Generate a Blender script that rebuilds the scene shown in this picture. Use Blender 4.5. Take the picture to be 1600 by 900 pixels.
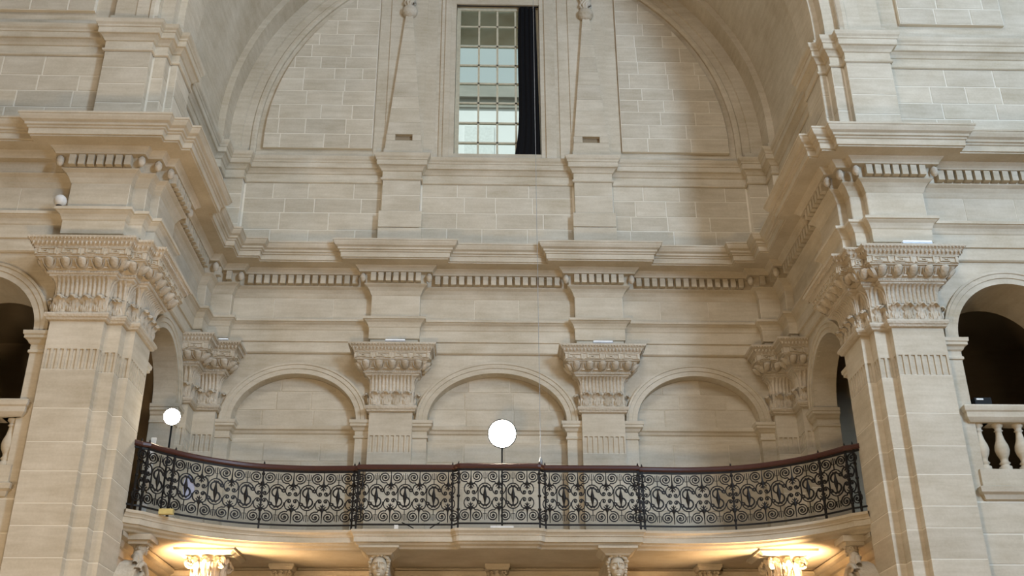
import bpy, math, random
from mathutils import Vector, Matrix
random.seed(7)
pi = math.pi
for o in list(bpy.data.objects): bpy.data.objects.remove(o)
SC = bpy.context.scene
COL = SC.collection

# ------------------------------------------------------------------ camera
FPX, PITCH, YAW, ROLL = 1669.55, .4478, .0323, -.0049
F = Vector((math.sin(YAW)*math.cos(PITCH), math.cos(YAW)*math.cos(PITCH), math.sin(PITCH)))
R = Vector((math.cos(YAW), -math.sin(YAW), 0)); U = R.cross(F)
R2 = R*math.cos(ROLL)+U*math.sin(ROLL); U2 = U*math.cos(ROLL)-R*math.sin(ROLL)
cd = bpy.data.cameras.new('camera'); cam = bpy.data.objects.new('camera', cd); COL.objects.link(cam)
cd.sensor_width = 36; cd.lens = FPX/1600*36; cd.clip_end = 300
cam.matrix_world = Matrix(((R2.x, U2.x, -F.x, -.3054), (R2.y, U2.y, -F.y, 0), (R2.z, U2.z, -F.z, 1.6), (0, 0, 0, 1)))
SC.camera = cam

# ------------------------------------------------------------------ world, daylight, added fill lights, exposure
w = bpy.data.worlds.new('world'); SC.world = w; w.use_nodes = True
bg = w.node_tree.nodes['Background']; bg.inputs[0].default_value = (.78, .88, .90, 1); bg.inputs[1].default_value = .80

def area(name, loc, target, sx, sy, power, col):
    l = bpy.data.lights.new(name, 'AREA'); l.shape = 'RECTANGLE'; l.size = sx; l.size_y = sy; l.energy = power; l.color = col
    o = bpy.data.objects.new(name, l); COL.objects.link(o); o.location = loc
    o.rotation_euler = (Vector(target)-Vector(loc)).to_track_quat('-Z', 'Y').to_euler(); return o
area('overhead_fill', (0, 4.0, 19.6), (0, 5.0, 0), 8, 8, 1500, (1, .98, .95))  # unseen soft light added overhead in place of ambient daylight
area('daylight_transept_window', (12.7, -1.5, 13.0), (1, 14, 12.5), 3.5, 8, 4700, (.56, .76, 1))
area('warm_fill_left', (-8.2, 5.0, 2.2), (-7.0, 14, 9), 1.0, .7, 190, (1, .76, .50))  # unseen fill added low at the left to warm the front wall
area('warm_fill_centre', (-1.5, 4.5, 1.2), (-.2, 17, 9.0), 1.0, .7, 400, (1, .72, .42))  # warm fill added out of view for the back bay and cornice soffits
sl = bpy.data.lights.new('sun', 'SUN'); sl.energy = 4; sl.angle = .01; so = bpy.data.objects.new('sun', sl); COL.objects.link(so)
so.rotation_euler = Vector((.35, 1, -1.15)).to_track_quat('-Z', 'Y').to_euler()
VS = SC.view_settings
VS.view_transform = 'Standard'; VS.look = 'None'; VS.gamma = 1; VS.use_curve_mapping = False; VS.exposure = -.08

# ------------------------------------------------------------------ materials
MATS = {}
def nodes(name):
    m = bpy.data.materials.new(name); m.use_nodes = True; nt = m.node_tree
    MATS[name] = m; return m, nt, nt.nodes['Principled BSDF']
def stone(name, c1, c2, vary=.10, bump=.25, rough=.9):
    m, nt, b = nodes(name); N = nt.nodes.new; L = nt.links.new
    tc = N('ShaderNodeTexCoord'); oi = N('ShaderNodeObjectInfo')
    off = N('ShaderNodeVectorMath'); off.operation = 'MULTIPLY_ADD'
    cx = N('ShaderNodeCombineXYZ')
    for i in range(3): L(oi.outputs['Random'], cx.inputs[i])
    L(cx.outputs[0], off.inputs[0]); off.inputs[1].default_value = (17, 9, 5); L(tc.outputs['Object'], off.inputs[2])
    n1 = N('ShaderNodeTexNoise'); n1.inputs['Scale'].default_value = 1.1; n1.inputs['Detail'].default_value = 7; n1.inputs['Roughness'].default_value = .62
    L(off.outputs[0], n1.inputs['Vector'])
    mp = N('ShaderNodeMapping'); mp.inputs['Scale'].default_value = (1.2, 1.2, 9); L(off.outputs[0], mp.inputs[0])
    n2 = N('ShaderNodeTexNoise'); n2.inputs['Scale'].default_value = 1.6; n2.inputs['Detail'].default_value = 4; L(mp.outputs[0], n2.inputs['Vector'])
    n3 = N('ShaderNodeTexNoise'); n3.inputs['Scale'].default_value = 30; n3.inputs['Detail'].default_value = 5; L(off.outputs[0], n3.inputs['Vector'])
    r = N('ShaderNodeValToRGB'); r.color_ramp.elements[0].position = .32; r.color_ramp.elements[1].position = .68
    r.color_ramp.elements[0].color = (*c1, 1); r.color_ramp.elements[1].color = (*c2, 1)
    a = N('ShaderNodeMath'); a.operation = 'MULTIPLY_ADD'; a.inputs[1].default_value = .55; L(n1.outputs[0], a.inputs[0])
    a2 = N('ShaderNodeMath'); a2.operation = 'MULTIPLY_ADD'; a2.inputs[1].default_value = .30; L(n2.outputs[0], a2.inputs[0])
    a3 = N('ShaderNodeMath'); a3.operation = 'MULTIPLY'; a3.inputs[1].default_value = .15; L(n3.outputs[0], a3.inputs[0])
    L(a3.outputs[0], a2.inputs[2]); L(a2.outputs[0], a.inputs[2]); L(a.outputs[0], r.inputs[0])
    h = N('ShaderNodeHueSaturation'); L(r.outputs[0], h.inputs['Color'])
    v = N('ShaderNodeMapRange'); v.inputs['To Min'].default_value = 1-vary; v.inputs['To Max'].default_value = 1+vary; L(oi.outputs['Random'], v.inputs[0]); L(v.outputs[0], h.inputs['Value'])
    L(h.outputs[0], b.inputs['Base Color']); b.inputs['Roughness'].default_value = rough
    b.inputs['Specular IOR Level'].default_value = .2
    bp = N('ShaderNodeBump'); bp.inputs['Strength'].default_value = bump; bp.inputs['Distance'].default_value = .02
    
    if name == 'carved_limestone':
        vo = N('ShaderNodeTexVoronoi'); vo.inputs['Scale'].default_value = 26; L(off.outputs[0], vo.inputs['Vector'])
        ad = N('ShaderNodeMath'); ad.operation = 'ADD'; L(vo.outputs[0], ad.inputs[0]); L(a.outputs[0], ad.inputs[1]); L(ad.outputs[0], bp.inputs['Height'])
    else: L(a.outputs[0], bp.inputs['Height'])
    L(bp.outputs[0], b.inputs['Normal']); return m
def plain(name, col, rough=.6, metal=0, emit=None, es=0, spec=.5):
    m, nt, b = nodes(name); b.inputs['Base Color'].default_value = (*col, 1); b.inputs['Roughness'].default_value = rough; b.inputs['Metallic'].default_value = metal
    b.inputs['Specular IOR Level'].default_value = spec
    n = nt.nodes.new('ShaderNodeTexNoise'); n.inputs['Scale'].default_value = 14
    mx = nt.nodes.new('ShaderNodeMixRGB'); mx.blend_type = 'MULTIPLY'; mx.inputs[0].default_value = .35; mx.inputs[1].default_value = (*col, 1)
    tc = nt.nodes.new('ShaderNodeTexCoord'); nt.links.new(tc.outputs['Object'], n.inputs['Vector'])
    nt.links.new(n.outputs[0], mx.inputs[2]); nt.links.new(mx.outputs[0], b.inputs['Base Color'])
    if emit: b.inputs['Emission Color'].default_value = (*emit, 1); b.inputs['Emission Strength'].default_value = es
    return m
STONE = stone('limestone', (.43, .365, .262), (.67, .61, .505), .03)
BLOCK = stone('limestone_block', (.44, .38, .282), (.67, .61, .505), .06, .3)
CARVED = stone('carved_limestone', (.42, .35, .25), (.68, .62, .525), .05, .38)
MORTAR = stone('lime_mortar', (.68, .63, .53), (.78, .73, .63), .02)
DARKST = stone('darkened_limestone', (.26, .20, .13), (.34, .27, .18), .04)  # limestone with the shade of unlit galleries and slot put into the colour
FLOOR = stone('floor_stone', (.24, .16, .09), (.32, .22, .13), .04)
FACADE = stone('street_facade_render', (.80, .80, .80), (.88, .88, .88), .02, .1)
ROOFST = stone('street_cornice_stone', (.30, .29, .26), (.42, .40, .36), .02, .2)
IRON = plain('wrought_iron', (.022, .019, .018), .55, .6)
WOOD = plain('dark_varnished_wood', (.075, .022, .014), .42)
CLOTH = plain('black_cloth', (.010, .010, .011), .95, spec=.1)
CREAM = plain('cream_painted_wood', (.62, .57, .42), .6)
BLACKM = plain('black_metal', (.008, .008, .008), .6, spec=.2)
GREYM = plain('grey_metal', (.42, .43, .44), .45, .4)
WHITEP = plain('white_plastic', (.82, .83, .82), .5)
YELLOWP = plain('yellow_plastic', (.75, .62, .25), .5)
BLUEP = plain('blue_printed_card', (.46, .48, .62), .7)
LAMPG = plain('lit_lamp_glass', (1, .95, .85), .4, emit=(1, .93, .78), es=60)
LAMPS = plain('lit_spot_glass', (1, .9, .75), .4, emit=(1, .78, .48), es=32)
TUBE = plain('lit_tube_glass', (.9, .95, 1), .4, emit=(.85, .93, 1), es=.25)
GREENE = plain('lit_green_sign', (.1, .4, .1), .5, emit=(.1, .6, .12), es=.10)
gm, gt, gb = nodes('window_glass')
tr = gt.nodes.new('ShaderNodeBsdfTransparent'); tr.inputs[0].default_value = (.86, .92, .90, 1)
gl = gt.nodes.new('ShaderNodeBsdfGlossy'); gl.inputs['Roughness'].default_value = .08
fr = gt.nodes.new('ShaderNodeFresnel'); fr.inputs[0].default_value = 1.45; ms = gt.nodes.new('ShaderNodeMixShader')
gt.links.new(fr.outputs[0], ms.inputs[0]); gt.links.new(tr.outputs[0], ms.inputs[1]); gt.links.new(gl.outputs[0], ms.inputs[2])
gt.links.new(ms.outputs[0], gt.nodes['Material Output'].inputs[0]); GLASS = gm

# ------------------------------------------------------------------ helpers
class MB:
    def __init__(s): s.v = []; s.f = []; s.sm = []
    def face(s, pts, smooth=False):
        n = len(s.v); s.v += [tuple(p) for p in pts]; s.f.append(tuple(range(n, n+len(pts)))); s.sm.append(smooth); return s
    def grid(s, rows, closed=False, smooth=False):
        n = len(s.v); a = len(rows[0])
        for r in rows: s.v += [tuple(p) for p in r]
        for i in range(len(rows)-1):
            for j in range(a if closed else a-1):
                k = (j+1) % a
                s.f.append((n+i*a+j, n+i*a+k, n+(i+1)*a+k, n+(i+1)*a+j)); s.sm.append(smooth)
        return s
    def box(s, x0, x1, y0, y1, z0, z1):
        n = len(s.v); s.v += [(x, y, z) for z in (z0, z1) for x, y in ((x0, y0), (x1, y0), (x1, y1), (x0, y1))]
        for q in ((3, 2, 1, 0), (4, 5, 6, 7), (0, 1, 5, 4), (1, 2, 6, 5), (2, 3, 7, 6), (3, 0, 4, 7)): s.f.append(tuple(n+i for i in q)); s.sm.append(False)
        return s
    def sweep(s, pts, prof, closed=False):
        off = miters(pts, closed)
        rows = [[(p[0]+m[0]*d, p[1]+m[1]*d, z) for p, m in zip(pts, off)] for d, z in prof]
        return s.grid(rows, closed)
    def lathe(s, prof, c=(0, 0, 0), n=16, smooth=True):
        return s.grid([[(c[0]+r*math.cos(2*pi*k/n), c[1]+r*math.sin(2*pi*k/n), c[2]+z) for k in range(n)] for r, z in prof], True, smooth)
    def ell(s, c, rx, ry, rz, n=12, m=8):
        return s.grid([[(c[0]+rx*math.sin(pi*i/m)*math.cos(2*pi*k/n), c[1]+ry*math.sin(pi*i/m)*math.sin(2*pi*k/n), c[2]-rz*math.cos(pi*i/m)) for k in range(n)] for i in range(m+1)], True, True)
    def tube(s, path, r, n=6):
        rows = []
        for i, p in enumerate(path):
            p = Vector(p); t = (Vector(path[min(i+1, len(path)-1)])-Vector(path[max(i-1, 0)])).normalized()
            a = t.cross(Vector((0, 0, 1)) if abs(t.z) < .9 else Vector((1, 0, 0))).normalized(); b = t.cross(a)
            rows.append([p+a*r*math.cos(2*pi*k/n)+b*r*math.sin(2*pi*k/n) for k in range(n)])
        return s.grid(rows, True, True)
    def bar(s, path, wd, th):   # flat bar following a path in the x-z plane
        rows = []
        for i, p in enumerate(path):
            a = path[max(i-1, 0)]; b = path[min(i+1, len(path)-1)]
            tx, tz = b[0]-a[0], b[1]-a[1]; l = math.hypot(tx, tz) or 1; nx, nz = -tz/l*wd/2, tx/l*wd/2
            rows.append([(p[0]+nx, -th/2, p[1]+nz), (p[0]-nx, -th/2, p[1]-nz), (p[0]-nx, th/2, p[1]-nz), (p[0]+nx, th/2, p[1]+nz)])
        s.grid(rows, True); s.face(rows[0][::-1]); s.face(rows[-1]); return s
    def mesh(s, name):
        me = bpy.data.meshes.new(name); me.from_pydata(s.v, [], s.f)
        me.polygons.foreach_set('use_smooth', s.sm); me.update(); return me
    def build(s, name, mat, parent=None, **kw): return link(name, s.mesh(name), mat, parent, **kw)
def miters(pts, closed=False):
    out = []; n = len(pts); ns = []
    for i in range(n if closed else n-1):
        a, b = pts[i], pts[(i+1) % n]; dx, dy = b[0]-a[0], b[1]-a[1]; l = math.hypot(dx, dy); ns.append((dy/l, -dx/l))
    for i in range(n):
        if closed: a, b = ns[i-1], ns[i]
        else: a, b = ns[max(i-1, 0)], ns[min(i, n-2)]
        k = 1+a[0]*b[0]+a[1]*b[1]; k = max(k, .3); out.append(((a[0]+b[0])/k, (a[1]+b[1])/k))
    return out
def offset(pts, d): return [(p[0]+m[0]*d, p[1]+m[1]*d) for p, m in zip(pts, miters(pts))]
def wpos(o):
    p = Vector((0, 0, 0))
    while o: p += o.location; o = o.parent
    return p
def tag(o, label=None, cat=None, group=None, kind=None):
    if label: o['label'] = label
    if cat: o['category'] = cat
    if group: o['group'] = group
    if kind: o['kind'] = kind
    return o
def link(name, me, mat, parent=None, matrix=None, label=None, cat=None, group=None, kind=None):
    if mat and not me.materials: me.materials.append(mat)
    o = bpy.data.objects.new(name, me); COL.objects.link(o)
    if parent: o.parent = parent
    base = -wpos(parent) if parent else Vector((0, 0, 0))
    o.matrix_basis = Matrix.Translation(base) @ (matrix or Matrix())
    return tag(o, label, cat, group, kind)
def empty(name, loc, label, cat, group=None):
    o = bpy.data.objects.new(name, None); COL.objects.link(o); o.location = loc; o.empty_display_size = .2
    return tag(o, label, cat, group)
def frame(p, t, n):   # local x = -t, local y = outward normal, z up
    return Matrix(((-t[0], n[0], 0, p[0]), (-t[1], n[1], 0, p[1]), (0, 0, 1, p[2]), (0, 0, 0, 1)))
def along(pts, d, pitch, minlen=.1, margin=0):
    q = offset(pts, d); out = []
    for a, b in zip(q, q[1:]):
        dx, dy = b[0]-a[0], b[1]-a[1]; l = math.hypot(dx, dy)
        if l < minlen: continue
        t = (dx/l, dy/l); n = (t[1], -t[0]); k = max(1, round((l-2*margin)/pitch))
        for i in range(k):
            s = margin+(i+.5)*(l-2*margin)/k; out.append(((a[0]+t[0]*s, a[1]+t[1]*s), t, n))
    return out
def mir(pts, s): return pts if s > 0 else [(-x, y) for x, y in reversed(pts)]
def side_word(s): return 'right' if s > 0 else 'left'

# ------------------------------------------------------------------ plan of the bay
PB, WB, PF, WF = 17.728, 17.878, 13.897, 14.047      # back pilaster / wall planes, front pilaster / wall planes
XP, XW = 5.25, 5.40                                   # side pilaster / wall planes
def back_pil(c): return [(c-.375, WB), (c-.375, PB), (c+.375, PB), (c+.375, WB)]
CORNER = [(4.875, WB), (4.875, PB), (XP, PB), (XP, 17.353), (XW, 17.353)]
PIER = [(XW, 14.99), (XP, 14.99), (XP, 14.237), (5.38, 14.237), (5.38, 14.027), (5.59, 14.027), (5.59, PF), (6.34, PF), (6.34, WF)]
HALF = [(1.475, WB), (1.475, PB), (2.225, PB), (2.225, WB)] + CORNER + PIER + [(13.2, WF)]
FULL = mir(HALF, -1) + HALF

# ------------------------------------------------------------------ ground
MB().box(-26, 26, -16, 40, -.2, 0).build('floor', FLOOR, kind='structure')
# rest of the crossing, behind and beside the camera: closed stone walls and roof
for nm, bx_ in (('wall_nave', (-13.2, 13.2, -12.3, -12, 0, 19.9)), ('wall_transept_left', (-13.4, -13.1, -12, 14.2, 0, 19.9)), ('wall_transept_right', (13.1, 13.4, -12, 14.2, 0, 19.9)), ('ceiling_crossing', (-13.4, 13.4, -12.3, 14.6, 19.75, 20))):
    MB().box(*bx_).build(nm, DARKST, kind='structure')

# ------------------------------------------------------------------ walls
def M_back(y): return lambda u, z, d=0: (u, y-d, z)          # d = towards the room
def M_side(s, x): return lambda u, z, d=0: (s*(x-d), u, z)
def ellipse(cx, zs, rx, rz, n=28): return [(cx-rx*math.cos(pi*i/n), zs+rz*math.sin(pi*i/n)) for i in range(n+1)]
def arch_face(mb, M, u0, u1, z0, z1, cx, zs, rx, rz, depth, d=0, n=28):
    e = ellipse(cx, zs, rx, rz, n)
    mb.face([M(u0, z0, d), M(cx-rx, z0, d), M(cx-rx, zs, d), M(u0, zs, d)])
    mb.face([M(cx+rx, z0, d), M(u1, z0, d), M(u1, zs, d), M(cx+rx, zs, d)])
    for i in range(n):
        a, b = e[i], e[i+1]
        ta = u0+(u1-u0)*i/n; tb = u0+(u1-u0)*(i+1)/n
        mb.face([M(*a, d), M(*b, d), M(tb, z1, d), M(ta, z1, d)])
    mb.face([M(u0, zs, d), M(cx-rx, zs, d), M(u0, z1, d)]); mb.face([M(cx+rx, zs, d), M(u1, zs, d), M(u1, z1, d)])
    full = [(cx-rx, z0)]+e+[(cx+rx, z0)]
    for a, b in zip(full, full[1:]): mb.face([M(*a, d), M(*b, d), M(*b, d-depth), M(*a, d-depth)])
ZS = 7.60
wall_back = MB()
BAYS = ((-4.875, -2.225, 1.085, .86), (-1.475, 1.475, 1.225, .89), (2.225, 4.875, 1.085, .86))
for u0, u1, rx, rz in BAYS:
    arch_face(wall_back, M_back(WB), u0, u1, 5.3, 8.9, (u0+u1)/2, ZS, rx, rz, .2)
wall_back.box(-5.6, 5.6, 18.078, 18.3, 5.2, 8.95)
wall_back.box(-5.6, 5.6, WB+.04, 18.3, 8.9, 13.1)        # behind the entablature and attic
wall_back.box(-5.6, 5.6, WB, 18.3, 0, 5.25)
# lunette wall with window opening, 1.37 m thick
for x0, x1, z0, z1 in ((-6.2, -.87, 13.0, 19.2), (.87, 6.2, 13.0, 19.2), (-.87, .87, 16.88, 19.2), (-.87, .87, 12.6, 13.08)):
    wall_back.box(x0, x1, WB, 19.25, z0, z1)
wall_back = wall_back.build('wall_back', STONE, kind='structure')

GTH = .38
for s in (-1, 1):
    sw = side_word(s)
    m = MB(); M = M_side(s, XW)
    arch_face(m, M, 14.9, 17.5, 5.3, 8.9, 16.17, ZS, .92, .92, GTH)
    m.face([M(14.5, 0), M(18.1, 0), M(18.1, 5.3), M(14.5, 5.3)])
    m.face([M(14.5, 8.9, -.05), M(18.1, 8.9, -.05), M(18.1, 13.4, -.05), M(14.5, 13.4, -.05)])
    m.face([M(17.5, 5.3), M(18.1, 5.3), M(18.1, 8.9), M(17.5, 8.9)]); m.face([M(14.2, 5.3), M(14.9, 5.3), M(14.9, 8.9), M(14.2, 8.9)])
    m.build('wall_'+sw, STONE, kind='structure')
    m = MB(); M = lambda u, z, d=0, s=s: (s*u, WF-d, z)
    arch_face(m, M, 5.6, 9.36, 5.3, 8.9, 7.48, ZS, .88, .88, .95)
    m.face([M(5.4, 0), M(13.2, 0), M(13.2, 5.3), M(5.4, 5.3)])
    m.face([M(5.4, 8.9, -.05), M(13.2, 8.9, -.05), M(13.2, 13.3, -.05), M(5.4, 13.3, -.05)])
    m.face([M(9.36, 5.3), M(13.2, 5.3), M(13.2, 8.9), M(9.36, 8.9)])
    # wall above the attic, cut by the great arch
    n = 24; Rr = 6.3
    arc = [(Rr*math.cos(pi/2*i/n), 13.38+Rr*math.sin(pi/2*i/n)) for i in range(n+1)]
    for a, b in zip(arc, arc[1:]): m.face([M(*a), M(13.2, a[1]), M(13.2, b[1]), M(*b)])
    m.face([M(0, 19.6), M(13.2, 19.6), M(13.2, 20), M(0, 20)]); m.face([M(6.3, 13.0), M(13.2, 13.0), M(13.2, 13.38), M(6.3, 13.38)])
    m.build('wall_front_'+sw, STONE, kind='structure')
    # dark gallery behind the arches
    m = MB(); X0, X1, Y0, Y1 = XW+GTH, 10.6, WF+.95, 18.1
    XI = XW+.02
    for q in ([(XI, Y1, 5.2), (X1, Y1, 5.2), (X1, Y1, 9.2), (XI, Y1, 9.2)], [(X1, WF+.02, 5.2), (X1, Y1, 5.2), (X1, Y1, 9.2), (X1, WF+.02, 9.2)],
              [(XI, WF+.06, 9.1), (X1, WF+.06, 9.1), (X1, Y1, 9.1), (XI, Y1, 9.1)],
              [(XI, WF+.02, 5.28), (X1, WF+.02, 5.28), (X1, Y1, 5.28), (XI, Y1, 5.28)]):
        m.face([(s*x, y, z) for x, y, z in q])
    # inner faces of the two pierced walls
    e = ellipse(7.48, ZS, .88, .88, 20)
    def inner(u, z): return (s*u, WF+.95, z)
    m.face([inner(5.5, 5.3), inner(6.6, 5.3), inner(6.6, ZS), inner(5.5, ZS)]); m.face([inner(8.36, 5.3), inner(X1, 5.3), inner(X1, ZS), inner(8.36, ZS)])
    for i in range(20): m.face([inner(*e[i]), inner(*e[i+1]), inner(5.5+(X1-5.5)*(i+1)/20, 9.1), inner(5.5+(X1-5.5)*i/20, 9.1)])
    m.face([inner(5.5, ZS), inner(6.6, ZS), inner(5.5, 9.1)]); m.face([inner(8.36, ZS), inner(X1, ZS), inner(X1, 9.1)])
    e = ellipse(16.17, ZS, .92, .92, 20)
    def inner(u, z): return (s*X0, u, z)
    m.face([inner(14.9, 5.3), inner(15.25, 5.3), inner(15.25, ZS), inner(14.9, ZS)]); m.face([inner(17.09, 5.3), inner(Y1, 5.3), inner(Y1, ZS), inner(17.09, ZS)])
    for i in range(20): m.face([inner(*e[i]), inner(*e[i+1]), inner(14.9+(Y1-14.9)*(i+1)/20, 9.1), inner(14.9+(Y1-14.9)*i/20, 9.1)])
    m.face([inner(14.9, ZS), inner(15.25, ZS), inner(14.9, 9.1)]); m.face([inner(17.09, ZS), inner(Y1, ZS), inner(Y1, 9.1)])
    # barrel vault rib inside
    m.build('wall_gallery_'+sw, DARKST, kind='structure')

# ------------------------------------------------------------------ vault over the bay and great front arch
ZC = 13.38
m = MB(); N = 64
def ring(r, y): return [(-r*math.cos(pi*i/N), y, ZC+r*math.sin(pi*i/N)) for i in range(N+1)]
def vring(prof):   # (r, y) list, with straight legs down to the attic cap
    rows = []
    for r, y in prof: a = ring(r, y); rows.append([(-r, y, 12.9)]+a+[(r, y, 12.9)])
    return rows
m.grid(vring([(XP+.02, WB), (XP+.02, 17.353), (XW, 17.353), (XW, 14.99), (XP+.02, 14.99), (XP+.02, 14.237), (5.38, 14.237), (5.38, 14.027), (5.59, 14.027), (5.59, PF+.03), (6.30, PF+.03), (6.34, WF+.02)]))
m.build('ceiling', STONE, kind='structure')
# archivolt on the lunette wall
m = MB(); m.grid(vring([(4.74, WB+.01), (4.74, WB-.05), (4.78, WB-.075), (4.84, WB-.075), (4.87, WB-.045), (5.02, WB-.045), (5.03, WB-.085), (5.30, WB-.085)]))
m.build('trim_7', STONE, kind='structure')
# front archivolt mouldings
m = MB(); m.grid(vring([(5.60, PF+.02), (5.66, PF-.02), (5.72, PF-.02), (5.74, PF+.01), (5.95, PF+.01), (5.96, PF+.04)]))
m.build('trim_8', STONE, kind='structure')

# ------------------------------------------------------------------ stone blocks
def clip(poly, cl):
    for i in range(len(cl)):
        a, b = cl[i], cl[(i+1) % len(cl)]; out = []
        def ins(p): return (b[0]-a[0])*(p[1]-a[1])-(b[1]-a[1])*(p[0]-a[0]) >= -1e-9
        for j in range(len(poly)):
            p, q = poly[j], poly[(j+1) % len(poly)]
            ip, iq = ins(p), ins(q)
            if ip: out.append(p)
            if ip != iq:
                dx, dy = q[0]-p[0], q[1]-p[1]; den = (b[0]-a[0])*dy-(b[1]-a[1])*dx
                t = ((b[1]-a[1])*(p[0]-a[0])-(b[0]-a[0])*(p[1]-a[1]))/den if den else 0
                out.append((p[0]+dx*t, p[1]+dy*t))
        poly = out
        if len(poly) < 3: return []
    return poly
def parea(p): return abs(sum(p[i][0]*p[(i+1) % len(p)][1]-p[(i+1) % len(p)][0]*p[i][1] for i in range(len(p))))/2
def block(poly, M, parent, proud=.006, back=-.01, bev=.006, mat=None):
    c = (sum(p[0] for p in poly)/len(poly), sum(p[1] for p in poly)/len(poly))
    def sh(p, k):
        dx, dz = c[0]-p[0], c[1]-p[1]; l = math.hypot(dx, dz); return (p[0]+dx/l*k, p[1]+dz/l*k)
    f = [M(*sh(p, bev), proud) for p in poly]; g = [M(*p, proud-bev*.7) for p in poly]; h = [M(*p, back) for p in poly]
    m = MB(); m.face(f); n = len(poly)
    for i in range(n):
        k = (i+1) % n; m.face([g[i], g[k], f[k], f[i]]); m.face([h[i], h[k], g[k], g[i]])
    return m.build('stone_block', mat or BLOCK, parent)
def ashlar(u0, u1, z0, z1, M, parent, hs=.33, lo=.55, hi=.95, region=None, gap=.010):
    z = z0; k = 0
    n = max(1, round((z1-z0)/hs)); hh = [random.uniform(.85, 1.15) for _ in range(n)]; sc = (z1-z0)/sum(hh)
    for h in hh:
        h *= sc; u = u0-random.uniform(0, .4)
        while u < u1-.02:
            l = random.uniform(lo, hi); a, b = max(u, u0), min(u+l, u1)
            if u1-b < .22: b = u1; l = u1-u
            if b-a > .06:
                p = [(a+gap, z+gap), (b-gap, z+gap), (b-gap, z+h-gap), (a+gap, z+h-gap)]
                if region: p = clip(p, region)
                if p and parea(p) > .012: block(p, M, parent)
            u += l
        z += h
# attic field on the back wall (blocks on a mortar bed)
bed = MB().sweep([p for p in FULL], [(-.012, 10.70), (-.012, 12.44)])
bed = bed.build('wall_attic', MORTAR, kind='structure')
for u0, u1 in ((-4.86, -2.24), (-1.46, 1.46), (2.24, 4.86)): ashlar(u0, u1, 10.72, 12.43, M_back(WB+.012), bed, .33)
for c in (-1.85, 1.85):
    ashlar(c-.375, c+.375, 11.73, 12.43, M_back(PB+.012), bed, .35, 1, 1.2)
    ashlar(c-.42, c+.42, 10.72, 11.73, M_back(PB-.01), bed, .34, 1, 1.2)
for s in (-1, 1):
    u = sorted((s*4.88, s*5.25)); ashlar(u[0], u[1], 10.72, 12.43, M_back(PB+.012), bed, .34, 1, 1.2)
    u = sorted((s*5.59, s*6.34)); ashlar(u[0], u[1], 10.72, 12.43, M_back(PF+.012), bed, .36, 1, 1.2)
    u = sorted((s*6.36, s*9.6)); ashlar(u[0], u[1], 10.72, 12.43, M_back(WF+.012), bed, .36)
    u = sorted((s*5.39, s*5.58)); ashlar(u[0], u[1], 10.72, 12.43, M_back(14.027+.012), bed, .42, 1, 1.2)
    u = sorted((s*5.26, s*5.37)); ashlar(u[0], u[1], 10.72, 12.43, M_back(14.237+.012), bed, .42, 1, 1.2, gap=.004)
    ashlar(14.03, 14.23, 10.72, 12.43, M_side(s, 5.38+.012), bed, .42, 1, 1.2, gap=.004); ashlar(13.90, 14.02, 10.72, 12.43, M_side(s, 5.59+.012), bed, .42, 1, 1.2, gap=.004)
    ashlar(14.25, 14.98, 10.72, 12.43, M_side(s, XP+.012), bed, .36, 1, 1.2)
    ashlar(15.0, 17.34, 10.72, 12.43, M_side(s, XW+.012), bed, .36)
    ashlar(17.36, 17.72, 10.72, 12.43, M_side(s, XP+.012), bed, .36, 1, 1.2)
# raised lunette fields and spandrel panels
for s in (-1, 1):
    n = 22; a0, a1 = 0, math.acos(2.47/4.6)
    reg = [(2.47, 13.17), (4.6, 13.17)]+[(4.6*math.cos(a0+(a1-a0)*i/n), ZC+4.6*math.sin(a0+(a1-a0)*i/n)) for i in range(n+1)]
    M = lambda u, z, d=0, s=s: (s*u, WB-.075-d, z)
    m = MB(); m.face([M(*p) for p in reg])
    for i in range(len(reg)): a, b = reg[i], reg[(i+1) % len(reg)]; m.face([M(*a), M(*b), M(*b, -.09), M(*a, -.09)])
    pan = m.build('wall_lunette_'+side_word(s), MORTAR, kind='structure')
    ashlar(2.47, 4.62, 13.17, 17.3, M, pan, .31, .5, .95, reg)
    # spandrel panel over the front attic
    reg = [(6.66, 13.28), (8.42, 13.28), (8.2, 13.9), (7.9, 15.5), (6.62, 15.5), (6.60, 14.2)]
    M = lambda u, z, d=0, s=s: (s*u, WF-.07-d, z)
    reg = reg[:2]+[(8.42, 15.4), (6.66, 15.4)]
    m = MB(); m.face([M(*p) for p in reg])
    for i in range(4): a, b = reg[i], reg[(i+1) % 4]; m.face([M(*a), M(*b), M(*b, -.08), M(*a, -.08)])
    pan = m.build('wall_spandrel_'+side_word(s), MORTAR, kind='structure')
    ashlar(6.66, 8.42, 13.28, 15.4, M, pan, .36, .6, 1.0)

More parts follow.
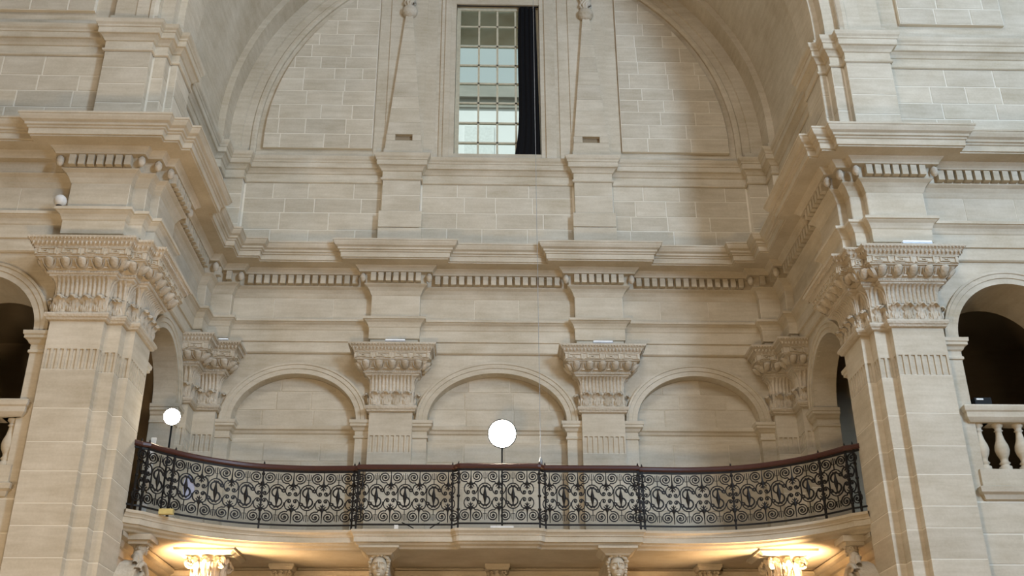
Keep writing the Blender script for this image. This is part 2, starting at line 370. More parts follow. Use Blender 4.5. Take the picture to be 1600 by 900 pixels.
# ------------------------------------------------------------------ entablature, swept along the whole plan
arch_prof = [(.0, 8.84), (.03, 8.845), (.05, 8.865), (.05, 9.05), (.078, 9.06), (.078, 9.27), (.09, 9.285), (.10, 9.32), (.12, 9.36), (.155, 9.39), (.16, 9.40), (.185, 9.41), (.185, 9.455), (.06, 9.462)]
MB().sweep(FULL, arch_prof).build('trim_1', STONE, kind='structure')
MB().sweep(FULL, [(.06, 9.455), (.06, 9.93)]).build('trim_2', STONE, kind='structure')
fz = bpy.data.objects['trim_2']; fz.data.materials.clear(); fz.data.materials.append(MORTAR)
q = offset(FULL, .06)
for a, b in zip(q, q[1:]):
    l = math.dist(a, b)
    if abs(a[0]) > 9 and abs(b[0]) > 9: continue
    t = ((b[0]-a[0])/l, (b[1]-a[1])/l); n = (t[1], -t[0]); L_ = min(l, 4)
    M = (lambda u, z, d=0, a=a, t=t, n=n: (a[0]+t[0]*u+n[0]*d, a[1]+t[1]*u+n[1]*d, z)) if a[0] > -9 else (lambda u, z, d=0, b=b, t=t, n=n, L_=L_: (b[0]+t[0]*(u-L_)+n[0]*d, b[1]+t[1]*(u-L_)+n[1]*d, z))
    k = max(1, round(L_/.85)); cuts = [0]+[L_*(i+random.uniform(-.2, .2))/k for i in range(1, k)]+[L_]
    for u, v in zip(cuts, cuts[1:]): block([(u+.004, 9.458), (v-.004, 9.458), (v-.004, 9.928), (u+.004, 9.928)], M, fz, .005, -.005, .004)
for s in (-1, 1):
    wf = bpy.data.objects['wall_front_'+side_word(s)]
    u = sorted((s*6.35, s*9.3)); MB().box(u[0], u[1], WF-.004, WF+.01, 2.6, 5.22).build('mortar_bed', MORTAR, wf)
    ashlar(u[0], u[1], 2.62, 5.21, M_back(WF-.004), wf, .42, .6, 1.0)
corn = [(.06, 9.90), (.075, 9.925), (.085, 9.95), (.10, 9.99), (.14, 10.05), (.19, 10.085), (.20, 10.10), (.175, 10.11), (.175, 10.295), (.285, 10.295), (.295, 10.32), (.32, 10.35), (.35, 10.375), (.36, 10.395),
        (.575, 10.405), (.575, 10.425), (.60, 10.43), (.605, 10.52), (.625, 10.53), (.63, 10.555), (.655, 10.565), (.66, 10.60), (.70, 10.625), (.725, 10.67), (.735, 10.70), (.745, 10.705), (.745, 10.735), (0, 10.78)]
cornice = MB().sweep(FULL, corn).build('trim_3', STONE, kind='structure')
dm = MB().box(-.047, .047, 0, .10, 0, .165).mesh('dentil'); dm.materials.append(STONE)
em = MB().ell((0, 0, .082), .058, .058, .088, 10, 7).mesh('corner_acorn'); em.materials.append(CARVED)
q = offset(FULL, .175)
for i, (a, b) in enumerate(zip(q, q[1:])):
    dx, dy = b[0]-a[0], b[1]-a[1]; l = math.hypot(dx, dy)
    if l < .12: continue
    t = (dx/l, dy/l); nn = (t[1], -t[0])
    if abs(t[0]) > .5 and abs(a[0]) > 9: continue
    def conv(k):   # convex corner at plan vertex k?
        if k <= 0 or k >= len(FULL)-1: return 0
        p0, p1, p2 = FULL[k-1], FULL[k], FULL[k+1]; cr = (p1[0]-p0[0])*(p2[1]-p1[1])-(p1[1]-p0[1])*(p2[0]-p1[0]); return 1 if cr > 0 else -1
    ca, cb = conv(i), conv(i+1)
    s0 = .075 if ca == 1 else .13; s1 = .075 if cb == 1 else .13
    k = int((l-s0-s1+.06)/.144)
    st = (l-s0-s1)/k if k > 0 else 0
    for j in range(k):
        s = s0+(j+.5)*st
        if abs(a[0]+t[0]*s) > 9.4: continue
        link('dentil', dm, None, cornice, frame((a[0]+t[0]*s, a[1]+t[1]*s, 10.122), t, nn))
    if ca == 1: link('corner_acorn', em, None, cornice, Matrix.Translation((a[0]+(nn[0]+t[0]*-1)*.05, a[1]+(nn[1]-t[1])*.05, 10.118)))
# attic cap and fillet
attic = [(0, 12.40), (.025, 12.415), (.03, 12.445), (.01, 12.46), (.0, 12.47), (0, 12.60), (.02, 12.61), (.04, 12.65), (.075, 12.69), (.105, 12.70), (.11, 12.715), (.11, 12.80), (.125, 12.81), (.13, 12.84), (.155, 12.87), (.165, 12.90), (.17, 12.935), (-.02, 12.97)]
MB().sweep(FULL, attic).build('trim_4', STONE, kind='structure')
MB().sweep(FULL, [(.006, 12.95), (.006, 13.12)]).build('trim_5', STONE, kind='structure')

# ------------------------------------------------------------------ arches: archivolts, imposts, niches
def archivolt(mb, M, cx, zs, rx, rz, prof, n=36):
    rows = []
    for w_, d in prof: rows.append([M(cx-(rx+w_)*math.cos(pi*i/n), zs+(rz+w_)*math.sin(pi*i/n), d) for i in range(n+1)])
    mb.grid(rows)
AP = [(0, -.05), (0, .03), (.085, .03), (.09, .045), (.155, .045), (.165, .06), (.20, .06), (.205, 0)]
IMP = [(0, 7.27), (.022, 7.28), (.022, 7.315), (.004, 7.33), (.004, 7.40), (.03, 7.42), (.05, 7.46), (.085, 7.48), (.085, 7.52), (.10, 7.53), (.105, 7.585), (0, 7.60)]
STR = [(0, 7.25), (.02, 7.26), (.02, 7.31), (.005, 7.33), (.005, 7.40), (.03, 7.42), (.045, 7.46), (.075, 7.48), (.08, 7.55), (0, 7.565)]
for (u0, u1, rx, rz), lab in zip(BAYS, ('blind arch in the back wall near the small left lamp, left of the two pilasters', 'widest blind arch between the two pilasters, behind the dazzling lamp', 'blind arch in the back wall on the right, empty and without a lamp')):
    cx = (u0+u1)/2; t = empty('blind_arch', (cx, WB, 5.3), lab, 'arch')
    m = MB(); archivolt(m, M_back(WB), cx, ZS, rx, rz, AP); m.build('archivolt', STONE, t)
    for a in (-1, 1):
        j = cx+a*rx; e = u0 if a < 0 else u1
        path = [(e, WB), (j, WB), (j, WB+.2)] if a < 0 else [(j, WB+.2), (j, WB), (e, WB)]
        MB().sweep(path, IMP).build('impost', STONE, t)
    MB().sweep([(cx-rx, 18.078), (cx+rx, 18.078)], STR).build('string_moulding', STONE, t)
    MB().box(cx-rx, cx+rx, 18.06, 18.09, 5.3, 7.3).build('niche_panel', STONE, t)
    ashlar(cx-rx, cx+rx, 5.31, 7.25, M_back(18.06), t, .38, .6, 1.0)
    reg = [(x, z) for x, z in reversed(ellipse(cx, ZS-.05, rx, rz+.05, 20))]
    m = MB(); m.face([(x, 18.074, z) for x, z in reg]); m.build('mortar_bed', STONE, t)
    ashlar(cx-rx, cx+rx, 7.55, 8.5, M_back(18.074), t, .32, .6, 1.0, reg)
for s in (-1, 1):
    t = empty('gallery_arch', (s*XW, 16.17, 5.3), 'narrow open arch in the side wall '+('beside the small lit lamp' if s < 0 else 'with no lamp beside it, behind the pale pier'), 'arch')
    m = MB(); archivolt(m, M_side(s, XW), 16.17, ZS, .92, .92, AP); m.build('archivolt', STONE, t)
    for pth in ([(XW, 17.353), (XW, 17.09), (XW+GTH, 17.09)], [(XW+GTH, 15.25), (XW, 15.25), (XW, 14.99)]):
        pth = [(x, y) for x, y in pth]
        # interior on the room side: path order front/back decides
        pth = pth if s > 0 else [(-x, y) for x, y in reversed(pth)]
        MB().sweep(pth, IMP).build('impost', STONE, t)
    t = empty('gallery_arch', (s*7.48, WF, 5.3), ('dark open arch at the left edge of the picture' if s < 0 else 'dark open arch above the pale stone balusters at the right edge'), 'arch')
    m = MB(); archivolt(m, lambda u, z, d=0, s=s: (s*u, WF-d, z), 7.48, ZS, .88, .88, AP); m.build('archivolt', STONE, t)
    for pth in ([(6.34, WF), (6.60, WF), (6.60, WF+.95)], [(8.36, WF+.95), (8.36, WF), (9.2, WF)]):
        pth = pth if s > 0 else [(-x, y) for x, y in reversed(pth)]
        MB().sweep(pth, IMP).build('impost', STONE, t)

# ------------------------------------------------------------------ pilasters with carved capitals
CORE = [(-.02, 7.70), (.03, 7.705), (.045, 7.715), (.05, 7.735), (.068, 7.75), (.078, 7.78), (.068, 7.81), (.03, 7.82), (.012, 7.84), (.012, 8.07), (.004, 8.08), (.006, 8.22), (.02, 8.29), (.05, 8.335), (.095, 8.36), (.10, 8.385), (.12, 8.39), (.13, 8.41), (.12, 8.435),
        (.135, 8.445), (.145, 8.46), (.175, 8.50), (.225, 8.55), (.245, 8.58), (.272, 8.585), (.272, 8.602), (.285, 8.606), (.285, 8.712), (.295, 8.715), (.30, 8.735), (.325, 8.77), (.365, 8.82), (.385, 8.83), (.392, 8.84), (.392, 8.866), (-.02, 8.875)]
m = MB()
m.grid([[(.062*math.cos(pi*k/8)*sc, .062*math.sin(pi*k/8)*sc+y, z) for k in range(9)] for sc, y, z in ((.05, -.05, -.07), (.5, -.04, -.062), (.8, -.02, -.04), (.97, .005, -.01), (1, .03, .025), (.95, .045, .055), (.6, .05, .062))], False, True)
m.grid([[(x, y-.01, z), (x*1.22, y+.022, z-.008), (x*1.26, y-.03, z-.01)] for x, y, z in [(.074*math.cos(a), .045+.075*math.sin(a)*.9, .05 if abs(math.sin(a)) < .01 else .05+.115*math.sin(a)) for a in [-pi*i/12 for i in range(13)]]])
EGG = m.mesh('egg'); EGG.materials.append(CARVED)
m = MB(); m.face([(-.016, .065, .06), (.016, .065, .06), (.005, -.015, -.05), (-.005, -.015, -.05)]); m.box(-.03, .03, -.05, -.01, -.065, -.045); DART = m.mesh('dart'); DART.materials.append(CARVED)
def leafmesh():
    m = MB(); rows = []
    for i in range(9):
        v = i/8; z = 7.825+.25*min(1, v*1.06)-(.035 if v > .95 else 0); y = .02+.015*v+.075*max(0, v-.65)**1.3*4
        wd = .092*(.78+.22*math.sin(v*9))*(1 if v < .8 else 1.0-(v-.8)*2.2)
        rows.append([(u*wd, y+.022*(1-abs(u))+.010*math.cos(u*9)*(1-v*.4), z-.03*abs(u)**2*(v > .6)) for u in [k/4-1 for k in range(9)]])
    m.grid(rows, False, True)
    m.ell((0, .085, 8.055), .05, .032, .022, 8, 5); m.ell((.045, .07, 8.045), .028, .022, .017, 6, 4); m.ell((-.045, .07, 8.045), .028, .022, .017, 6, 4)
    for u in (-.06, -.025, .03, .062): m.ell((u, .038, 7.90+random.uniform(-.03, .05)), .012, .014, .05, 6, 4)
    return m.mesh('acanthus_leaf')
LEAF = leafmesh(); LEAF.materials.append(CARVED)
def key_unit(mb, fr, L, z0, h):    # greek key in raised fillets, local x 0..L
    u = L/8; v = h/6
    segs = [(0, 0, 1, 6), (1, 5, 7, 6), (6, 1, 7, 5), (3, 1, 6, 2), (3, 2, 4, 4), (4, 3, 5, 4), (1, 0, 2.2, .8), (7, 0, 8, .9), (2, 0, 3, .9)]
    for x0, a, x1, b in segs:
        x0, x1, a, b = x0*u+.1*u, x1*u-.1*u, z0+a*v+.1*v, z0+b*v-.1*v
        c = [fr(x0, 0, a), fr(x1, 0, a), fr(x1, 0, b), fr(x0, 0, b)]; d = [fr(x0, .02, a), fr(x1, .02, a), fr(x1, .02, b), fr(x0, .02, b)]
        mb.face(d)
        for i in range(4): k = (i+1) % 4; mb.face([c[i], c[k], d[k], d[i]])
def big(poly, p):     # does p sit on a long face of the capital?
    q = offset(poly, .285)
    for a, b in zip(q, q[1:]):
        if abs(math.dist(a, p)+math.dist(p, b)-math.dist(a, b)) < 1e-4: return math.dist(a, b) > .29
    return False
def make_capital(thing, poly):
    cap = MB().sweep(poly, CORE).build('capital', CARVED, thing, label='carved capital with eggs, greek key and acanthus')
    for p, t, n in along(poly, .195, .215, .12): link('egg', EGG, None, cap, frame((p[0], p[1], 8.515), t, n))
    q = offset(poly, .185)
    for a, b in zip(q, q[1:]):
        l = math.dist(a, b)
        if l < .3: continue
        t = ((b[0]-a[0])/l, (b[1]-a[1])/l); n = (t[1], -t[0]); k = max(1, round(l/.215))
        for i in range(1, k): link('dart', DART, None, cap, frame((a[0]+t[0]*l*i/k, a[1]+t[1]*l*i/k, 8.515), t, n))
    for p, t, n in along(poly, .0, .19, .10): link('acanthus_leaf', LEAF, None, cap, frame((p[0], p[1], 0), t, n))
    m = MB()
    for p, t, n in along(poly, .285, .31, .12):
        kl = .30 if math.dist(p, (0, 0)) and big(poly, p) else .125
        f = lambda x, y, z: (p[0]-t[0]*(x-kl/2)+n[0]*y, p[1]-t[1]*(x-kl/2)+n[1]*y, z)
        key_unit(m, f, kl, 8.611, .098)
    tag(m.build('key_fret', STONE, cap), kind='stuff')
    m = MB()
    for d, z, pit, sz in ((.335, 8.775, .062, .85), (.382, 8.826, .05, .42), (.125, 8.412, .04, .45)):
        for p, t, n in along(poly, d, pit, .05):
            f = lambda x, y, z_: (p[0]+t[0]*x*sz+n[0]*y*sz, p[1]+t[1]*x*sz+n[1]*y*sz, z+z_*sz)
            m.grid([[f(.022*math.cos(a)*k, .02*(1-k)+.012, .035*math.sin(a)*k) for a in [2*pi*i/6 for i in range(6)]] for k in (1, .65, .05)], True, True)
    tag(m.build('leaf_moulding', CARVED, cap), kind='stuff')
    m = MB()
    pr = [(.0, 8.08), (.010, 8.22), (.026, 8.29), (.056, 8.335), (.10, 8.358)]
    for d0 in (0,):
        base = along(poly, 0, .062, .1)
        for p, t, n in base:
            rows = []
            for d, z in pr:
                rows.append([(p[0]+t[0]*x+n[0]*(d+y), p[1]+t[1]*x+n[1]*(d+y), z) for x, y in ((-.024, 0), (-.018, .014), (0, .02), (.018, .014), (.024, 0))])
            m.grid(rows, False, True)
    tag(m.build('ribbed_neck', CARVED, cap), kind='stuff')
    return cap
def grooved(poly):
    out = [poly[0]]
    for i, (a, b) in enumerate(zip(poly, poly[1:])):
        l = math.dist(a, b); t = ((b[0]-a[0])/l, (b[1]-a[1])/l); n = (t[1], -t[0])
        k = max(1, round((l-.03)/.088)) if l > .1 else 0
        if 0 < i < len(poly)-2 or l > .1:
            for j in range(k):
                c = .015+(j+.5)*(l-.03)/k
                for s_, d in ((-.027, 0), (-.027, -.022), (.027, -.022), (.027, 0)): out.append((a[0]+t[0]*(c+s_)+n[0]*d, a[1]+t[1]*(c+s_)+n[1]*d))
        out.append(b)
    return out
def make_pilaster(name, poly, label, base, courses, ctr):
    t = empty(name, (ctr[0], ctr[1], base), label, 'pilaster')
    zs = [base]+courses+[6.985]
    MB().sweep(poly, [(-.003, base), (-.003, 6.985)]).build('mortar_core', MORTAR, t)
    for a, b in zip(zs, zs[1:]):
        MB().sweep(poly, [(-.04, a+.006), (-.004, a+.006), (0, a+.010), (0, b-.010), (-.004, b-.006), (-.04, b-.006)]).build('stone_course', BLOCK, t)
    MB().sweep(poly, [(-.04, 7.285), (0, 7.285), (0, 7.705)]).build('stone_course', BLOCK, t)
    g = grooved(poly); m = MB(); m.grid([[(x, y, 6.985) for x, y in g], [(x, y, 7.285) for x, y in g]])
    m.build('fluting', BLOCK, t, label='short band of vertical flutes')
    make_capital(t, poly); return t
make_pilaster('pilaster', back_pil(-1.85), 'full fluted pilaster on the back wall, left of the dazzling lamp', 5.3, [5.75, 6.15, 6.6], (-1.85, PB))
make_pilaster('pilaster', back_pil(1.85), 'full fluted pilaster on the back wall, right of the dazzling lamp', 5.3, [5.75, 6.15, 6.6], (1.85, PB))
for s in (-1, 1):
    make_pilaster('corner_pilaster', mir(CORNER, s), 'folded fluted half pilaster in the back corner '+('near the small lit lamp' if s < 0 else 'away from any lamp'), 5.3, [5.8, 6.3], (s*5.1, 17.5))
    make_pilaster('clustered_pier', mir(PIER, s), 'tall stepped stone pier with fluted band in the foreground, '+('warm toned, at the left' if s < 0 else 'grey and daylit, at the right'), 0, [.5, .95, 1.4, 1.85, 2.3, 2.75, 3.2, 3.65, 4.1, 4.42, 4.83, 5.12, 5.55, 5.95, 6.42], (s*5.7, 14.3))

# ------------------------------------------------------------------ obelisks on the lunette
for s in (-1, 1):
    t = empty('obelisk_relief', (s*1.85, WB, 13.0), 'tall stone obelisk relief with ball finial, '+('left' if s < 0 else 'right')+' of the window', 'obelisk')
    c = s*1.85; YO = WB-.135
    m = MB(); m.box(c-.60, c+.60, WB-.025, WB+.02, 13.0, 18.4); m.box(c-.38, c+.38, WB-.05, WB, 13.0, 18.2); m.build('backing_strip', STONE, t)
    m = MB(); m.face([(c-.365, YO+.006, 13.0), (c+.365, YO+.006, 13.0), (c+.34, YO+.006, 13.325), (c-.34, YO+.006, 13.325)]); m.face([(c-.325, YO+.006, 13.475), (c+.325, YO+.006, 13.475), (c+.07, YO+.006, 16.4), (c-.07, YO+.006, 16.4)]); m.build('mortar_core', MORTAR, t)
    zz = [13.0, 13.33, 13.47, 13.75, 14.08, 14.36, 14.72, 15.05, 15.42, 15.75, 16.1, 16.42]
    def hw(z): return .375-(.375-.075)*(z-13.0)/(16.42-13.0)
    for a, b in zip(zz, zz[1:]):
        m = MB(); g = .004
        if abs(a-13.33) < .01:
            for x0, x1 in ((-hw(a), -.17), (.17, hw(a))):
                MB().box(c+x0, c+x1, YO, WB, a, b).build('stone_block', BLOCK, t)
            sl_ = MB().box(c-.17, c+.17, WB-.055, WB-.045, a, b).build('slot_shade_back', DARKST, t)  # dark colour stands in for the shade inside the slot
        else:
            rows = []
            for z in (a+g, b-g):
                h = hw(z); rows.append([(c-h, WB, z), (c-h, YO, z), (c+h, YO, z), (c+h, WB, z)])
            m.grid(rows[::1]); m.face(rows[1]); m.face(rows[0][::-1])
        if m.v: m.build('stone_block', BLOCK, t)
    m = MB(); m.ell((c, WB-.10, 16.56), .165, .13, .16, 16, 10); m.build('ball', CARVED, t)
    m = MB()
    for k in range(9):
        a = k*2.4; m.tube([(c+.05*math.cos(a), WB-.10+.04*math.sin(a), 16.68), (c+.11*math.cos(a), WB-.10+.06*math.sin(a), 16.78), (c+.08*math.cos(a+.8), WB-.10+.05*math.sin(a+.8), 16.9), (c+.12*math.cos(a+1.2), WB-.1+.05*math.sin(a+1.2), 16.98+.02*k)], .035, 6)
    m.ell((c, WB-.1, 16.85), .09, .07, .16); m.build('flame', CARVED, t)

# ------------------------------------------------------------------ window, curtain, street behind
win = empty('window_1', (0, 18.0, 13.08), None, None); tag(win, kind='structure', label='tall small-paned window in the lunette')
m = MB()
for s in (-1, 1):
    pth = [(s*1.17, WB), (s*1.17, WB-.03), (s*1.09, WB-.03), (s*1.09, WB-.055), (s*.97, WB-.055), (s*.97, WB-.02), (s*.87, WB-.02), (s*.87, WB+.08)]
    m.grid([[(x, y, z) for x, y in pth] for z in ((13.0, 18.3) if s < 0 else (18.3, 13.0))])
m.build('surround', STONE, win)
xs = [-.80, -.39, -.005, .375, .76]; zs = [13.10, 13.467, 13.942, 14.427, 14.913, 15.375, 15.863, 16.377, 16.86]
m = MB(); m.box(-.86, -.78, 17.99, 18.06, 13.08, 16.88); m.box(.74, .86, 17.99, 18.06, 13.08, 16.88); m.box(-.86, .86, 17.985, 18.07, 16.80, 16.90); m.box(-.86, .86, 17.985, 18.07, 13.06, 13.13)
m.build('frame', CREAM, win)
for x in xs[1:4]: MB().box(x-.02, x+.02, 18.0, 18.05, 13.1, 16.85).build('muntin', CREAM, win)
for z in zs[1:8]: MB().box(-.8, .78, 18.0, 18.05, z-.018, z+.018).build('muntin', CREAM, win)
for i in range(4):
    for j in range(8): MB().box(xs[i]+.015, xs[i+1]-.015, 18.02, 18.03, zs[j]+.012, zs[j+1]-.012).build('pane', GLASS, win)
m = MB(); rows = []
for i in range(22):
    v = i/21; z = 16.86-v*3.78; x0 = .44-.13*v**6-.02*math.sin(v*5); x1 = .80+.06*v
    rows.append([(x0+(x1-x0)*k/20, 17.93+.028*math.sin(k*1.25+v*.7)*(1-.3*v), z) for k in range(21)])
m.grid(rows, False, True); m.grid([[(x, y+.015, z) for x, y, z in r] for r in rows], False, True)
m.build('curtain', CLOTH, label='black cloth curtain drawn aside over the right part of the window', cat='curtain')
MB().tube([(-.86, 17.93, 16.87), (.9, 17.93, 16.87)], .014).build('curtain_rod', BLACKM, label='thin rod along the top of the window carrying the black curtain', cat='curtain rod')
t = empty('street_house', (0, 30, 0), 'white house front across the street, seen through the window panes', 'building')
MB().box(-9, 9, 30, 36, 0, 22.75).build('wall', FACADE, t)
MB().box(-9.2, 9.2, 29.92, 36, 22.75, 23.1).build('cornice', ROOFST, t); MB().box(-9.2, 9.2, 29.8, 36, 23.1, 23.62).build('gutter', ROOFST, t)
for x in (-3.1, -.9, 1.4): MB().box(x, x+1.0, 29.94, 30, 20.2, 22.0).build('shutter', WHITEP, t)

# ------------------------------------------------------------------ balcony slab
def cr(pts, n=8):
    out = []
    for i in range(len(pts)-1):
        p0, p1, p2, p3 = pts[max(i-1, 0)], pts[i], pts[i+1], pts[min(i+2, len(pts)-1)]
        for k in range(n):
            t = k/n; out.append(tuple(.5*(2*p1[j]+(p2[j]-p0[j])*t+(2*p0[j]-5*p1[j]+4*p2[j]-p3[j])*t*t+(3*p1[j]-p0[j]-3*p2[j]+p3[j])*t**3) for j in (0, 1)))
    return out+[pts[-1]]
CURVE = cr([(2.24, 16.22), (3.0, 16.235), (3.7, 16.12), (4.2, 15.90), (4.62, 15.60), (4.92, 15.28), (5.06, 15.08)], 6)
def balc(e=0):
    h = [(.60, 16.06), (.64, 16.075), (.68, 16.12), (.70, 16.15), (2.18, 16.15), (2.19, 16.22)]+CURVE+[(5.16, 15.02), (5.25, 14.93)]
    return [(-x, y) for x, y in reversed(h)]+h
BP = balc()
balcony = empty('balcony', (0, 16.2, 5.0), 'curved stone balcony slab with moulded edge across the bay', 'balcony')
SL = [(-.14, 5.03), (-.12, 5.035), (-.10, 5.06), (-.05, 5.085), (-.04, 5.10), (-.03, 5.115), (0, 5.12), (0, 5.20), (.012, 5.205), (.015, 5.225), (.03, 5.25), (.045, 5.262), (.05, 5.30), (-.06, 5.305)]
MB().sweep(BP, SL).build('edge_moulding', STONE, balcony)
q0 = offset(BP, -.14); q1 = offset(BP, -.06)
m = MB()
for a, b in zip(q0, q0[1:]): m.face([(a[0], a[1], 5.03), (b[0], b[1], 5.03), (b[0], 17.9, 5.06), (a[0], 17.9, 5.06)])
m.build('soffit', STONE, balcony)
m = MB()
for a, b in zip(q1, q1[1:]): m.face([(a[0], a[1], 5.305), (b[0], b[1], 5.305), (b[0], 18.1, 5.305), (a[0], 18.1, 5.305)])
m.build('deck', STONE, balcony)
for s in (-1, 1):   # moulding under the slab along the side wall, pilaster strip and panel below
    MB().sweep(mir([(XW, 17.878), (XW, 14.99)], s), [(0, 4.72), (.03, 4.74), (.03, 4.84), (.06, 4.86), (.10, 4.93), (.16, 4.96), (.16, 5.02), (0, 5.03)]).build('trim_%d' % (10+s), STONE, kind='structure')
    MB().sweep(mir([(XW, 16.95), (XW-.07, 16.95), (XW-.07, 16.62), (XW, 16.62)], s), [(0, 0), (0, 4.72)]).build('trim_%d' % (13+s), STONE, kind='structure')
MB().sweep([(-5.4, 17.878), (5.4, 17.878)], [(0, 4.78), (.03, 4.79), (.04, 4.86), (.09, 4.93), (.10, 5.0), (0, 5.02)]).build('trim_16', STONE, kind='structure')

# ------------------------------------------------------------------ wrought iron railing
rail = empty('balcony_railing', (0, 16.1, 5.3), 'black wrought-iron balcony railing of scrolls with a dark wooden handrail', 'railing')
RP = offset(BP, -.03)
MB().sweep(RP, [(-.03, 6.235), (.03, 6.235), (.042, 6.255), (.042, 6.29), (.025, 6.312), (-.025, 6.312), (-.042, 6.29), (-.042, 6.255), (-.03, 6.235)]).build('handrail', WOOD, rail, label='dark red-brown wooden handrail')
for nm, z in (('top_bar', 6.215), ('bottom_bar', 5.385)):
    MB().sweep(RP, [(-.011, z-.012), (.011, z-.012), (.011, z+.012), (-.011, z+.012), (-.011, z-.012)]).build(nm, IRON, rail)
def spiral(cx, cz, r0, r1, a0, turns, n=26): return [(cx+(r0+(r1-r0)*i/n)*math.cos(a0+turns*2*pi*i/n), cz+(r0+(r1-r0)*i/n)*math.sin(a0+turns*2*pi*i/n)) for i in range(n+1)]
BWD, BTH = .0155, .016
def fl(p): return [(-x, z) for x, z in p]
# mesh pieces, z measured from the bottom bar; pattern height .82
sp = [(.006, .585), (.05, .60)]+spiral(.092, .712, .088, .014, -1.9, 2.1)
m = MB(); m.bar(sp, BWD, BTH); m.bar(fl(sp), BWD, BTH)
for q in (.092, -.092): m.ell((q, 0, .712), .016, .012, .016, 8, 5)
SPIR = m.mesh('spiral_pair'); SPIR.materials.append(IRON)
ht = [(.004, .60), (.05, .605), (.085, .575), (.102, .53), (.098, .49), (.078, .455)]+spiral(.045, .468, .034, .008, -.4, -1.25, 14)
m = MB(); m.bar(ht, BWD, BTH); m.bar(fl(ht), BWD, BTH)
for q in (.045, -.045): m.ell((q, 0, .468), .011, .01, .011, 6, 4)
HEART = m.mesh('heart_scroll'); HEART.materials.append(IRON)
m = MB(); m.lathe([(.001, .50), (.008, .52), (.02, .548), (.012, .565), (.024, .59), (.026, .612), (.012, .64), (.008, .72), (.006, .80), (.001, .81)], n=8)
for a in (-1, 1):
    m.bar([(0, .585), (a*.03, .575), (a*.047, .553), (a*.052, .56)], .014, .014); m.bar([(0, .555), (a*.022, .54), (a*.03, .523)], .012, .012)
FIN = m.mesh('leaf_finial'); FIN.materials.append(IRON)
ov = [(.105*math.cos(a), (.49 if math.sin(a) >= 0 else .33)+.115*math.sin(a)) for a in [2*pi*i/32 for i in range(33)]]
m = MB(); m.bar(ov, BWD, BTH)
for zz_ in (1, -1):
    c = .41
    m.bar([(0, c+zz_*.195), (0, c+zz_*.37)], .011, BTH)
    for a in (-1, 1): m.bar([(0, c+zz_*.275), (a*.028, c+zz_*.275), (a*.03, c+zz_*.36)], .009, .012)
OVAL = m.mesh('oval_cartouche'); OVAL.materials.append(IRON)
S1 = [(.074*math.cos(a), .076+.072*math.sin(a)) for a in [.25+(1.5*pi-.25)*i/14 for i in range(15)]]
S2 = [(-x, -z) for x, z in reversed(S1)]
m = MB(); m.bar([(x, .41+z) for x, z in S1+S2], .021, .018)
m.lathe([(.001, .245), (.012, .27), (.010, .30), (.016, .33), (.030, .395), (.031, .42), (.018, .48), (.011, .52), (.013, .55), (.001, .585)], n=8)
for (x, z), a in ((S1[0], 1), (S2[-1], -1)):
    m.bar([(x-a*.01, .41+z), (x+a*.012, .41+z+a*.035)], .022, .014); m.bar([(x-a*.01, .41+z), (x+a*.03, .41+z-a*.015)], .018, .014)
for a in (1, -1):
    for b in (-1, 1): m.bar([(0, .41+a*.145), (b*.025, .41+a*.165), (b*.035, .41+a*.155)], .013, .012)
SMED = m.mesh('s_ornament'); SMED.materials.append(IRON)
POST = MB().box(-.014, .014, -.014, .014, -.09, .86)
for z in (.06, .2, .41, .62, .76): POST.lathe([(.001, z-.035), (.026, z-.012), (.028, z+.012), (.001, z+.035)], n=8)
POST.lathe([(.012, .85), (.014, .93), (.001, .965)], n=8)
POST = POST.mesh('post'); POST.materials.append(IRON)
def rail_section(path, n_s, first_half=True):
    L = [0]
    for a, b in zip(path, path[1:]): L.append(L[-1]+math.dist(a, b))
    def at(s):
        s = min(max(s, 0), L[-1]-1e-6); i = max(k for k in range(len(L)-1) if L[k] <= s); f = (s-L[i])/(L[i+1]-L[i])
        a, b = path[i], path[i+1]; l = math.dist(a, b); t = ((b[0]-a[0])/l, (b[1]-a[1])/l); return (a[0]+(b[0]-a[0])*f, a[1]+(b[1]-a[1])*f), t
    U_ = L[-1]/n_s; k = U_/.43
    for i in range(n_s+1):
        p, t = at(i*U_); n = (t[1], -t[0])
        W = frame((p[0], p[1], 5.40), t, n) @ Matrix.Diagonal((min(k, 1.12), 1, 1, 1)); W2 = W @ Matrix.Translation((0, 0, .82)) @ Matrix.Rotation(pi, 4, 'Y')
        for mm in (SPIR, HEART, FIN):
            link(mm.name, mm, None, rail, W); link(mm.name, mm, None, rail, W2)
        if i < n_s:
            p, t = at((i+.5)*U_); n = (t[1], -t[0])
            W = frame((p[0], p[1], 5.40), t, n) @ Matrix.Diagonal((-min(k, 1.12), 1, 1, 1))
            link('oval_cartouche', OVAL, None, rail, W); link('s_ornament', SMED, None, rail, W)
    return at, L[-1]
def post_at(p, t): link('post', POST, None, rail, frame((p[0], p[1], 5.40), t, (t[1], -t[0])))
half = [p for p in RP if p[0] > 0]
iC = min(range(len(half)), key=lambda i: math.dist(half[i], (.60, 16.09)))
cs = [(-.56, 16.09), (.56, 16.09)]
at, L = rail_section([(-.43, 16.09), (.43, 16.09)], 2)
for x in (-.62, .62): post_at((x, 16.10), (1, 0))
for s in (-1, 1):
    st = mir([(.78, 16.18), (2.10, 16.18)], s)
    rail_section(st, 3)
    for x in (.715, 2.165): post_at((s*x, 16.18), (1, 0))
    cp = mir(offset(CURVE, -.03)[0:], s)
    at, L = rail_section(cp, 7)
    for k in ((0, 3, 6, 7) if s > 0 else (0, 1, 4, 7)):
        p, t = at(L*k/7); post_at(p, t)
    post_at((s*5.18, 15.02), (0, 1))
    e = mir([(5.07, 15.10), (5.22, 14.98)], s)

